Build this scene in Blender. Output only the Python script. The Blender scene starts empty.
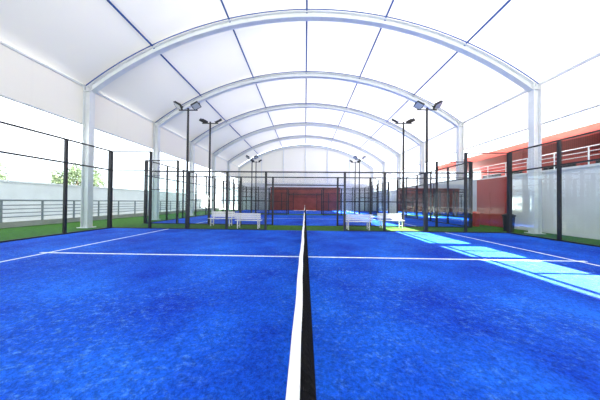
import bpy, math, random
from mathutils import Matrix, Vector
random.seed(4)
S=bpy.context.scene
S.view_settings.view_transform='Standard'
S.view_settings.look='None'
COL=bpy.context.collection

# ---------------- helpers ----------------
class MB:
    def __init__(s): s.v=[]; s.f=[]
    def box(s,x0,x1,y0,y1,z0,z1):
        n=len(s.v)
        s.v+=[(x0,y0,z0),(x1,y0,z0),(x1,y1,z0),(x0,y1,z0),(x0,y0,z1),(x1,y0,z1),(x1,y1,z1),(x0,y1,z1)]
        for q in ((0,3,2,1),(4,5,6,7),(0,1,5,4),(1,2,6,5),(2,3,7,6),(3,0,4,7)): s.f.append(tuple(n+i for i in q))
    def beam(s,p,q,r,n=4,rot=math.pi/4,r2=None):
        p=Vector(p);q=Vector(q);d=(q-p).normalized()
        up=Vector((0,0,1)) if abs(d.z)<.9 else Vector((0,1,0))
        a=d.cross(up).normalized(); b=d.cross(a).normalized(); k=len(s.v)
        for c,rr in ((p,r),(q,r if r2 is None else r2)):
            for i in range(n):
                t=rot+2*math.pi*i/n
                s.v.append(tuple(c+a*math.cos(t)*rr+b*math.sin(t)*rr))
        for i in range(n):
            j=(i+1)%n; s.f.append((k+i,k+j,k+n+j,k+n+i))
        s.f.append(tuple(k+i for i in range(n))[::-1]); s.f.append(tuple(k+n+i for i in range(n)))
    def quad(s,a,b,c,d):
        n=len(s.v); s.v+=[a,b,c,d]; s.f.append((n,n+1,n+2,n+3))
    def sweep(s,secs,closed=True):
        n=len(s.v); m=len(secs[0])
        for sec in secs: s.v+=[tuple(p) for p in sec]
        for i in range(len(secs)-1):
            for j in range(m if closed else m-1):
                k=(j+1)%m
                s.f.append((n+i*m+j,n+i*m+k,n+(i+1)*m+k,n+(i+1)*m+j))
    def done(s,name,mat,parent=None,smooth=False,bevel=0):
        me=bpy.data.meshes.new(name); me.from_pydata(s.v,[],s.f); me.update()
        if mat: me.materials.append(mat)
        if smooth:
            for p in me.polygons: p.use_smooth=True
        o=bpy.data.objects.new(name,me); COL.objects.link(o)
        if parent: o.parent=parent
        if bevel:
            b=o.modifiers.new('bev','BEVEL'); b.width=bevel; b.segments=2; b.limit_method='ANGLE'
        return o
def empty(name,loc=(0,0,0)):
    e=bpy.data.objects.new(name,None); COL.objects.link(e); e.location=loc; return e

def mat(name,col,rough=.6,metal=0,noise=0,nscale=3,spec=.5,bump=0,bscale=50):
    m=bpy.data.materials.new(name); m.use_nodes=True; nt=m.node_tree; b=nt.nodes['Principled BSDF']
    b.inputs['Base Color'].default_value=(*col,1); b.inputs['Roughness'].default_value=rough
    b.inputs['Metallic'].default_value=metal; b.inputs['Specular IOR Level'].default_value=spec
    tc=nt.nodes.new('ShaderNodeTexCoord')
    if noise:
        n=nt.nodes.new('ShaderNodeTexNoise'); n.inputs['Scale'].default_value=nscale; n.inputs['Detail'].default_value=6
        r=nt.nodes.new('ShaderNodeValToRGB'); r.color_ramp.elements[0].position=.3; r.color_ramp.elements[1].position=.7
        r.color_ramp.elements[0].color=(*[c*(1-noise) for c in col],1); r.color_ramp.elements[1].color=(*[min(1,c*(1+noise*.5)) for c in col],1)
        nt.links.new(tc.outputs['Object'],n.inputs['Vector']); nt.links.new(n.outputs['Fac'],r.inputs['Fac']); nt.links.new(r.outputs['Color'],b.inputs['Base Color'])
    if bump:
        n2=nt.nodes.new('ShaderNodeTexNoise'); n2.inputs['Scale'].default_value=bscale
        bp=nt.nodes.new('ShaderNodeBump'); bp.inputs['Strength'].default_value=bump; bp.inputs['Distance'].default_value=.01
        nt.links.new(tc.outputs['Object'],n2.inputs['Vector']); nt.links.new(n2.outputs['Fac'],bp.inputs['Height']); nt.links.new(bp.outputs['Normal'],b.inputs['Normal'])
    return m

def mat_turf():
    m=bpy.data.materials.new('blue_turf'); m.use_nodes=True; nt=m.node_tree; L=nt.links.new; b=nt.nodes['Principled BSDF']
    tc=nt.nodes.new('ShaderNodeTexCoord')
    def noise(sc,det=5,rough=.6,mp=None):
        n=nt.nodes.new('ShaderNodeTexNoise'); n.inputs['Scale'].default_value=sc; n.inputs['Detail'].default_value=det; n.inputs['Roughness'].default_value=rough
        if mp:
            q=nt.nodes.new('ShaderNodeMapping'); q.inputs['Scale'].default_value=mp; L(tc.outputs['Object'],q.inputs['Vector']); L(q.outputs['Vector'],n.inputs['Vector'])
        else: L(tc.outputs['Object'],n.inputs['Vector'])
        return n
    def ramp(src,p0,c0,p1,c1):
        r=nt.nodes.new('ShaderNodeValToRGB'); e=r.color_ramp.elements; e[0].position=p0;e[1].position=p1;e[0].color=c0;e[1].color=c1
        L(src,r.inputs['Fac']); return r
    big=ramp(noise(.6,7,.62).outputs['Fac'],.36,(.003,.045,.56,1),.66,(.014,.165,.96,1))
    # worn scuffs / sand specks
    sp=ramp(noise(8,13,.9,(1,1.5,1)).outputs['Fac'],.52,(0,0,0,1),.62,(1,1,1,1))
    zone=ramp(noise(.35,3).outputs['Fac'],.40,(.15,)*3+(1,),.58,(1,)*3+(1,))
    mul=nt.nodes.new('ShaderNodeMath'); mul.operation='MULTIPLY'; L(sp.outputs['Color'],mul.inputs[0]); L(zone.outputs['Color'],mul.inputs[1])
    mx=nt.nodes.new('ShaderNodeMix'); mx.data_type='RGBA'; L(mul.outputs[0],mx.inputs['Factor']); L(big.outputs['Color'],mx.inputs['A']); mx.inputs['B'].default_value=(.13,.36,.86,1)
    fine=ramp(noise(28,6,.9).outputs['Fac'],.40,(.40,)*3+(1,),.60,(1.0,)*3+(1,))
    m2=nt.nodes.new('ShaderNodeMix'); m2.data_type='RGBA'; m2.blend_type='MULTIPLY'; m2.inputs['Factor'].default_value=1
    L(mx.outputs['Result'],m2.inputs['A']); L(fine.outputs['Color'],m2.inputs['B']); L(m2.outputs['Result'],b.inputs['Base Color'])
    b.inputs['Roughness'].default_value=.8; b.inputs['Specular IOR Level'].default_value=.08
    bp=nt.nodes.new('ShaderNodeBump'); bp.inputs['Strength'].default_value=.8; bp.inputs['Distance'].default_value=.015
    L(noise(80,3).outputs['Fac'],bp.inputs['Height']); L(bp.outputs['Normal'],b.inputs['Normal'])
    return m

def mat_membrane(name,T,seam):
    m=bpy.data.materials.new(name); m.use_nodes=True; nt=m.node_tree; L=nt.links.new; nt.nodes.clear()
    out=nt.nodes.new('ShaderNodeOutputMaterial'); tr=nt.nodes.new('ShaderNodeBsdfTranslucent'); df=nt.nodes.new('ShaderNodeBsdfDiffuse'); ad=nt.nodes.new('ShaderNodeAddShader')
    tc=nt.nodes.new('ShaderNodeTexCoord'); n=nt.nodes.new('ShaderNodeTexNoise'); n.inputs['Scale'].default_value=.5; n.inputs['Detail'].default_value=5
    r=nt.nodes.new('ShaderNodeValToRGB'); r.color_ramp.elements[0].position=.3; r.color_ramp.elements[1].position=.7
    r.color_ramp.elements[0].color=(T*.84,T*.845,T*.85,1); r.color_ramp.elements[1].color=(T,T,T*.99,1)
    L(tc.outputs['Object'],n.inputs['Vector']); L(n.outputs['Fac'],r.inputs['Fac'])
    w=nt.nodes.new('ShaderNodeTexWave'); w.wave_type='BANDS'; w.bands_direction=seam; w.inputs['Scale'].default_value=.314/2*.5
    r2=nt.nodes.new('ShaderNodeValToRGB'); r2.color_ramp.elements[0].position=.0; r2.color_ramp.elements[0].color=(.74,.76,.80,1); r2.color_ramp.elements[1].position=.003; r2.color_ramp.elements[1].color=(1,1,1,1)
    L(tc.outputs['Object'],w.inputs['Vector']); L(w.outputs['Fac'],r2.inputs['Fac'])
    mx=nt.nodes.new('ShaderNodeMix'); mx.data_type='RGBA'; mx.blend_type='MULTIPLY'; mx.inputs['Factor'].default_value=1
    L(r.outputs['Color'],mx.inputs['A']); L(r2.outputs['Color'],mx.inputs['B']); L(mx.outputs['Result'],tr.inputs['Color'])
    df.inputs['Color'].default_value=(.74,.72,.66,1)
    L(tr.outputs[0],ad.inputs[0]); L(df.outputs[0],ad.inputs[1]); L(ad.outputs[0],out.inputs['Surface'])
    return m
def mat_glass():
    m=bpy.data.materials.new('tempered_glass'); m.use_nodes=True; nt=m.node_tree; L=nt.links.new; nt.nodes.clear()
    out=nt.nodes.new('ShaderNodeOutputMaterial'); t=nt.nodes.new('ShaderNodeBsdfTransparent'); t.inputs['Color'].default_value=(.88,.94,.93,1)
    g=nt.nodes.new('ShaderNodeBsdfGlossy'); g.inputs['Roughness'].default_value=.02; f=nt.nodes.new('ShaderNodeFresnel'); f.inputs['IOR'].default_value=1.35
    mx=nt.nodes.new('ShaderNodeMixShader'); L(f.outputs[0],mx.inputs[0]); L(t.outputs[0],mx.inputs[1]); L(g.outputs[0],mx.inputs[2]); L(mx.outputs[0],out.inputs['Surface'])
    return m

M_turf=mat_turf()
M_green=mat('green_turf',(.045,.13,.02),.95,noise=.35,nscale=6,spec=.1,bump=.5,bscale=90)
M_conc=mat('concrete',(.40,.40,.39),.9,noise=.15,nscale=1.5,spec=.2)
M_line=mat('line_paint',(.70,.80,.90),.8,noise=.25,nscale=20,spec=.2)
M_black=mat('black_steel',(.008,.010,.014),.5,noise=.1)
M_wire=mat('wire_black',(.012,.014,.018),.5,noise=.1)
M_white=mat('white_steel',(.66,.69,.71),.5,noise=.06)
M_wall=mat('white_plaster',(.64,.66,.68),.85,noise=.07,nscale=1.2,bump=.1,bscale=30)
M_bluetube=mat('blue_tube',(.010,.075,.32),.5,noise=.1)
M_red=mat('red_paint',(.36,.045,.035),.6,noise=.12,nscale=.8)
M_dred=mat('brick_red',(.28,.065,.05),.8,noise=.25,nscale=1.2)
M_galv=mat('galvanised_steel',(.20,.23,.26),.45,metal=.2,noise=.1)
M_netb=mat('net_cord',(.006,.006,.008),.9,noise=.1,spec=.1)
M_tape=mat('net_tape',(.82,.82,.82),.7,noise=.08,nscale=15)
M_bench=mat('bench_white',(.80,.80,.80),.5,noise=.05)
M_lamp=mat('lamp_lens',(.35,.38,.42),.2,noise=.1)
M_dark=mat('dark_glazing',(.03,.035,.04),.15,noise=.1)
M_bark=mat('bark',(.10,.075,.055),.9,noise=.3,nscale=8)
M_leaf=mat('leaves',(.06,.085,.045),.8,noise=.4,nscale=2,spec=.1)
M_roof=mat_membrane('pvc_membrane',.052,'X')
M_side=mat_membrane('pvc_side_membrane',.041,'Y')
M_glass=mat_glass()

CY=-0.45; ARX=11.45; SPR=7.4; PK=11.25; PB=5.42
R=(ARX**2+(PK-SPR)**2)/(2*(PK-SPR)); CZ=PK-R; TH=math.asin(ARX/R)
arch_y=[10.15+5*k for k in range(-4,6)]
Y0,Y1=arch_y[0],arch_y[-1]

# ---------------- ground ----------------
b=MB(); b.box(-90,90,-60,110,-.3,-.02); b.done('ground',M_conc)
b=MB(); b.box(-15,12.3,Y0,Y1,-.02,0); b.done('floor',M_green)
courts=[0,12.4,24.8]
for y0 in courts:
    e=empty('padel_court')
    b=MB(); b.box(-10,10,y0,y0+10,0,.012); b.done('playing_surface',M_turf,e)
    b=MB(); w=.036
    for sx in (-1,1): b.box(sx*6.95-w,sx*6.95+w,y0+.05,y0+9.95,.012,.016)
    b.box(-7.15,7.15,y0+5-w,y0+5+w,.012,.0165)
    b.done('court_lines',M_line,e)

# ---------------- fences ----------------
def wires(b,axis,c,a0,a1,z0,z1,step=.06,r=.0022):
    n=int((a1-a0)/step)
    for i in range(n+1):
        a=a0+(a1-a0)*i/n
        p=(a,c,z0) if axis=='x' else (c,a,z0); q=(p[0],p[1],z1); b.beam(p,q,r,3)
    m=int((z1-z0)/step)
    for i in range(m+1):
        z=z0+(z1-z0)*i/m
        if axis=='x': b.beam((a0,c,z),(a1,c,z),r,3)
        else: b.beam((c,a0,z),(c,a1,z),r,3)
for ci,y0 in enumerate(courts):
    e=empty('court_fence'); F=MB(); W=MB(); G=MB()
    for sx in (-1,1):
        X=sx*10.07
        for i in range(6):
            y=y0+2*i
            r=.07 if i in(0,5) else .045
            F.box(X-r,X+r,y-r,y+r,0,4.0)
            F.box(X-.11,X+.11,y-.11,y+.11,0,.012)
        for z in (4.0,3.02): F.box(X-.025,X+.025,y0,y0+10,z-.035,z+.025)
        F.box(X-.03,X+.03,y0,y0+10,0,.06)
        for i in range(5):
            G.quad((X,y0+2*i+.05,.05),(X,y0+2*i+1.95,.05),(X,y0+2*i+1.95,2.98),(X,y0+2*i+.05,2.98))
        wires(W,'y',X,y0,y0+10,3.02,4.0)
    sides=[y0+10.06] if ci==0 else [y0-.06,y0+10.06]
    for Y in sides:
        for sx in (-1,1):
            for ax,h in ((8,4),(6,3),(4,3),(2,3)):
                x=sx*ax; r=.05
                F.box(x-r,x+r,Y-r,Y+r,0,h)
            xa,xb=sorted((sx*8,sx*10))
            F.box(xa,xb,Y-.02,Y+.02,3.95,4.0); F.box(xa,xb,Y-.02,Y+.02,2.99,3.03)
            G.quad((xa+.05,Y,.05),(xb-.05,Y,.05),(xb-.05,Y,2.98),(xa+.05,Y,2.98)); wires(W,'x',Y,xa,xb,3.02,3.98)
            xa,xb=sorted((sx*6,sx*8))
            F.box(xa,xb,Y-.02,Y+.02,1.99,2.03)
            G.quad((xa+.05,Y,.05),(xb-.05,Y,.05),(xb-.05,Y,1.98),(xa+.05,Y,1.98)); wires(W,'x',Y,xa,xb,2.02,2.98)
            xa,xb=sorted((sx*2,sx*6))
            F.box(xa,xb,Y-.02,Y+.02,1.48,1.52)
            wires(W,'x',Y,xa,xb,.03,2.98)
            xa,xb=sorted((sx*2,sx*10)); F.box(xa,xb,Y-.02,Y+.02,0,.05)
        F.box(-8,8,Y-.03,Y+.03,2.94,3.0)
        F.box(-2,2,Y-.025,Y+.025,2.28,2.33); wires(W,'x',Y,-2,2,2.3,2.98)
    F.done('fence_frame',M_black,e); W.done('wire_mesh',M_wire,e); G.done('glass_panels',M_glass,e)

# ---------------- nets ----------------
for y0 in courts:
    e=empty('padel_net')
    def top(t): return .92-.04*math.sin(math.pi*t)
    P=MB()
    for y in (y0+.04,y0+9.96):
        P.box(-.035,.035,y-.035,y+.035,0.013,.94); P.box(-.07,.07,y-.035,y+.035,.013,.03); P.beam((0.03,y,.6),(.10,y,.6),.02,8)
    P.done('net_posts',M_black,e)
    T=MB(); secs=[]
    for i in range(81):
        t=i/80; y=y0+.05+9.9*t; z=top(t)
        pts=[(-.0115,-.05),(-.0205,-.052),(-.0405,-.03),(-.047,-.012),(-.043,-.002),(-.034,0),(-.022,-.002),(-.0115,-.01)]
        wv=.003*math.sin(31*t)+.0015*math.sin(97*t+1)
        secs.append([(px*1.08+wv,y,z+pz) for px,pz in pts])
    T.sweep(secs); T.done('net_tape',M_tape,e,smooth=True)
    N=MB(); nz=22; ny=240
    def pt(t,u): # u 0 top..1 bottom ; net hangs slightly off plumb
        return (-.014+.107*u**.75, y0+.05+9.9*t, .02+(top(t)-.03-.02)*(1-u))
    for j in range(nz+1):
        for i in range(20): N.beam(pt(i/20,j/nz),pt((i+1)/20,j/nz),.0046,4)
    for i in range(ny+1):
        for j in range(4): N.beam(pt(i/ny,j/4),pt(i/ny,(j+1)/4),.0042,4)
    N.done('net_mesh',M_netb,e)

# ---------------- hall structure ----------------
def arc(r,t,y): return (r*math.sin(t),y,CZ+r*math.cos(t))
n=56
for y in arch_y:
    e=empty('roof_arch',(0,0,0)); b=MB()
    secs=[]
    for i in range(n+1):
        t=-TH+2*TH*i/n
        prof=[(-.02,-.13),(-.02,.13),(-.06,.13),(-.06,.03),(-.30,.03),(-.30,.13),(-.34,.13),(-.34,-.13),(-.30,-.13),(-.30,-.03),(-.06,-.03),(-.06,-.13)]
        secs.append([arc(R+pr,t,y+py) for pr,py in prof])
    b.sweep(secs); b.done('arch_beam',M_white,e)
    b=MB()
    for dy in (-.17,.17):
        secs=[[arc(R+.0+.032*math.cos(a),-TH+2*TH*i/n,y+dy+.032*math.sin(a)) for a in (0,1.57,3.14,4.71)] for i in range(n+1)]
        b.sweep(secs)
    b.done('edge_cable',M_bluetube,e,smooth=True)
    for sx in (-1,1):
        c=MB(); X=sx*ARX
        c.box(X-.18,X-.15,y-.14,y+.14,0,SPR+.1); c.box(X+.15,X+.18,y-.14,y+.14,0,SPR+.1); c.box(X-.15,X+.15,y-.02,y+.02,0,SPR+.1)
        c.box(X-.28,X+.28,y-.24,y+.24,0,.03); c.box(X-.18,X+.18,y-.14,y+.14,SPR-.25,SPR-.22)
        c.done('column',M_white,e)
# membrane
b=MB(); nx=48; ny=10
ys=[]
for k in range(len(arch_y)-1):
    for j in range(ny): ys.append((arch_y[k]+5*j/ny, j/ny))
ys.append((arch_y[-1],0))
secs=[]
for y,f in ys:
    sag=.10*math.sin(math.pi*f)
    row=[arc(R+.20-sag,-TH+2*TH*i/nx,y) for i in range(nx+1)]
    secs.append([(-11.69,y,SPR+.05)]+row+[(11.69,y,SPR+.05)])
b.sweep(secs,closed=False); b.done('ceiling',M_roof,smooth=True)
# purlins
for X in (-8,-4,0,4,8):
    b=MB(); t=math.asin(X/R); p=arc(R+.01,t,Y0); q=arc(R+.01,t,Y1); b.beam(p,q,.045,8)
    for y in arch_y: b.beam(arc(R-.02,t,y-.06),arc(R-.02,t,y+.06),.07,8)
    b.done('roof_purlin',M_bluetube)
for sx,nm in ((-1,'wall_left'),(1,'wall_right')):
    e=empty(nm); X=sx*(ARX+.22)
    b=MB(); secs=[]
    for y,f in ys: secs.append([(X-sx*.05*math.sin(math.pi*f)*math.sin(math.pi*j/6),y,PB+(SPR+.15-PB)*j/6) for j in range(7)])
    b.sweep(secs,closed=False); b.done('side_membrane',M_side,e,smooth=True)
    b=MB(); b.beam((X-sx*.03,Y0,SPR+.02),(X-sx*.03,Y1,SPR+.02),.06,8); b.beam((X,Y0,PB),(X,Y1,PB),.05,8); b.done('eave_tubes',M_white,e)
# low right wall with railing
e=empty('wall_outer_right'); b=MB(); b.box(12.3,12.5,Y0,Y1+8,0,3.1); b.box(12.25,12.56,Y0,Y1+8,3.1,3.2); b.box(12.27,12.3,Y0,Y1,0,.15); b.done('plaster_wall',M_wall,e)
b=MB()
for z in (3.4,3.6,3.8,4.0): b.beam((12.4,Y0,z),(12.4,Y1,z),.018 if z<4 else .03,6)
y=Y0
while y<Y1: b.beam((12.4,y,3.2),(12.4,y,4.0),.025,6); y+=1.25
b.done('wall_railing',M_white,e)
e=empty('red_pavilion'); b=MB(); b.box(12.7,20,Y0,20,4.58,5.04); b.box(17,17.3,Y0,20,-.02,4.58)
for y in arch_y:
    if y<16: b.box(13.4,13.7,y+2.2,y+2.5,-.02,4.58)
b.done('pavilion_shell',M_red,e,bevel=.02)
b=MB()
for y in arch_y:
    if y<16: b.box(16.96,17.0,y+.3,y+1.9,2.2,4.1); b.box(16.96,17,y+2.8,y+4.6,2.2,4.1)
b.done('pavilion_openings',M_dark,e)
e=empty('sun_blocker_pillar'); b=MB(); b.box(11.72,11.95,6.65,7.15,0,5.8); b.box(11.70,12.0,6.6,7.2,5.6,5.85); b.box(11.70,12,6.6,7.2,0,.2); b.done('sun_blocker_shaft',M_white,e,bevel=.02)  # added pillar out of view; its shadow makes a gap between sun patches
# red doorway on right wall
b=MB(); b.box(12.15,12.24,12.3,14.5,0,3.1); b.box(12.12,12.15,12.4,13.35,.05,2.2); b.box(12.12,12.15,13.45,14.4,.05,2.2); b.box(12.08,12.12,13.25,13.28,1.0,1.2); b.done('door_1',M_red)
# end wall
def endwall(Y,name):
    e=empty(name); b=MB(); secs=[]
    nn=40
    for i in range(nn+1):
        t=-TH+2*TH*i/nn; p=arc(R+.15,t,Y); secs.append([(p[0],Y,4.6),(p[0],Y,p[2])])
    b.sweep(secs,closed=False); b.done('gable_membrane',M_side,e)
    b=MB(); b.box(-ARX,ARX,Y,Y+.25,0,4.6); b.done('lower_wall',M_wall,e,bevel=.01)
    b=MB(); b.box(-6,6,Y-.04,Y,0,3.9); b.box(-6.1,6.1,Y-.07,Y,3.9,4.0); b.done('red_cladding',M_dred,e)
    b=MB(); b.box(-ARX,ARX,Y-.05,Y,4.55,4.7)
    for x in (-7.6,-3.8,0,3.8,7.6): b.box(x-.08,x+.08,Y-.1,Y,4.7,CZ+math.sqrt(R*R-x*x)-.1)
    b.done('gable_posts',M_white,e)
endwall(Y1+.2,'wall_back')
# left outside
e=empty('walkway_left'); b=MB(); b.box(-18,-15,Y0,Y1+6,0,.3); b.done('walkway_slab',M_conc,e,bevel=.02)
b=MB()
for z in (.55,.75,.95,1.15,1.4): b.beam((-14.9,Y0,z),(-14.9,Y1,z),.026 if z<1.4 else .045,6)
y=Y0
while y<Y1: b.beam((-14.9,y,.3),(-14.9,y,1.4),.045,6); y+=1.6
b.done('walkway_railing',M_galv,e)
b=MB(); b.box(-18.3,-18,Y0,Y1+8,-.02,2.5); b.box(-18.36,-17.94,Y0,Y1+8,2.5,2.6); b.done('wall_outer_left',M_wall)

# trees
def tree(x,y,h):
    e=empty('tree',(x,y,0)); b=MB(); b.beam((0,0,-.02),(0.1,0,h*.45),.2,8,r2=.13)
    tips=[]
    for i in range(9):
        a=i*2.4; l=h*random.uniform(.2,.34); p=(.1,0,h*random.uniform(.3,.48)); q=(math.cos(a)*l,math.sin(a)*l,h*random.uniform(.55,.85)); b.beam(p,q,.08,6,r2=.03); tips.append(q)
    tips.append((0,0,h*.85)); b.done('trunk',M_bark,e)
    l=MB()
    for c in tips:
        for k in range(230):
            d=Vector((random.gauss(0,1),random.gauss(0,1),random.gauss(0,.8))).normalized()*random.uniform(.3,1)*h*.19
            o=Vector(c)+d; u=Vector((random.uniform(-1,1),random.uniform(-1,1),random.uniform(-1,1))).normalized()*.14; v=u.orthogonal().normalized()*.08
            l.quad(tuple(o-u),tuple(o-v),tuple(o+u),tuple(o+v))
    l.done('foliage',M_leaf,e)
for x,y,h in ((-24,3,6.8),(-26,6.5,7.8),(-30,11,5.6),(-30,17,5.6),(-29,25,6),(-30,-2,8)): tree(x,y,h)

# floodlight poles
def pole(x,y,fy):
    e=empty('floodlight_pole',(x,y,0)); b=MB()
    b.beam((0,0,0),(0,0,6.35),.07,10,r2=.05); b.box(-.14,.14,-.12,.12,0,.03); b.beam((-.5,0,6.25),(.5,0,6.25),.03,6)
    b.done('pole',M_black,e)
    for sx in (-1,1):
        h=MB(); h.box(-.2,.2,-.17,.17,-.03,.04)
        for k in range(6): h.box(-.18,.18,-.15+.06*k-.008,-.15+.06*k+.008,.04,.09)
        h.box(-.22,-.2,-.03,.03,-.03,.12); h.box(.2,.22,-.03,.03,-.03,.12)
        o=h.done('floodlight_head',M_black,e); o.location=(sx*.48,fy*.12,6.42); o.rotation_euler=(fy*math.radians(28),sx*math.radians(-28),0)
        g=MB(); g.box(-.17,.17,-.14,.14,-.036,-.03); q=g.done('floodlight_lens',M_lamp,e); q.location=o.location; q.rotation_euler=o.rotation_euler
for sx in (-1,1):
    pole(sx*6.22,10.3,-1); pole(sx*5.9,12.15,1); pole(sx*6,22.65,-1); pole(sx*6,24.55,1)

# benches
def bench(x,y,rot):
    e=empty('bench',(x,y,0)); e.rotation_euler=(0,0,rot); b=MB()
    for k in range(4): b.box(-.7,.7,-.2+.105*k,-.2+.105*k+.09,.42,.45)
    for k in range(3): b.box(-.7,.7,.24+.02*k,.265+.02*k,.52+.11*k,.61+.11*k)
    for sx in (-1,1):
        X=sx*.55
        b.box(X-.025,X+.025,-.2,-.15,0,.42); b.box(X-.025,X+.025,.17,.22,0,.42); b.box(X-.025,X+.025,-.2,.24,.38,.42)
        b.beam((X,.22,.38),(X,.30,.84),.03,4); b.box(X-.025,X+.025,-.2,.22,.12,.15)
    b.done('bench_slats',M_bench,e,bevel=.005)
bench(-3.05,10.75,math.pi); bench(-4.95,11.7,0); bench(2.85,10.75,math.pi); bench(5.0,11.7,0)
def bin_(x,y,m,nm):
    e=empty(nm,(x,y,0)); b=MB(); b.beam((0,0,.05),(0,0,.8),.2,16,r2=.25); b.beam((0,0,.8),(0,0,.86),.28,16); b.beam((0,0,.86),(0,0,.95),.26,16,r2=.1); b.beam((0,0,0),(0,0,.05),.22,16)
    b.done('bin_body',m,e)
bin_(11.0,13.2,M_red,'waste_bin'); bin_(10.9,10.9,M_black,'waste_bin')

# ---------------- light ----------------
s=bpy.data.lights.new('sun','SUN'); s.energy=86; s.angle=math.radians(.5); s.color=(1,.95,.87)
so=bpy.data.objects.new('sun',s); COL.objects.link(so); so.location=(40,0,40); so.rotation_euler=(0,math.atan2(.8,.6),0)
w=bpy.data.worlds.new('sky'); S.world=w; w.use_nodes=True; nt=w.node_tree; bg=nt.nodes['Background']
bg.inputs['Color'].default_value=(.86,.93,1,1); bg.inputs['Strength'].default_value=3.3

# ---------------- camera ----------------
cd=bpy.data.cameras.new('cam'); cd.sensor_width=36; cd.lens=36*207/600; cd.clip_start=.02; cd.clip_end=500
co=bpy.data.objects.new('camera',cd); COL.objects.link(co)
Rm=Matrix.Rotation(math.radians(1.4),4,'Z')@Matrix.Rotation(math.radians(90.56),4,'X')@Matrix.Rotation(math.radians(.55),4,'Z')
co.matrix_world=Matrix.Translation((0,CY,1.45))@Rm
S.camera=co
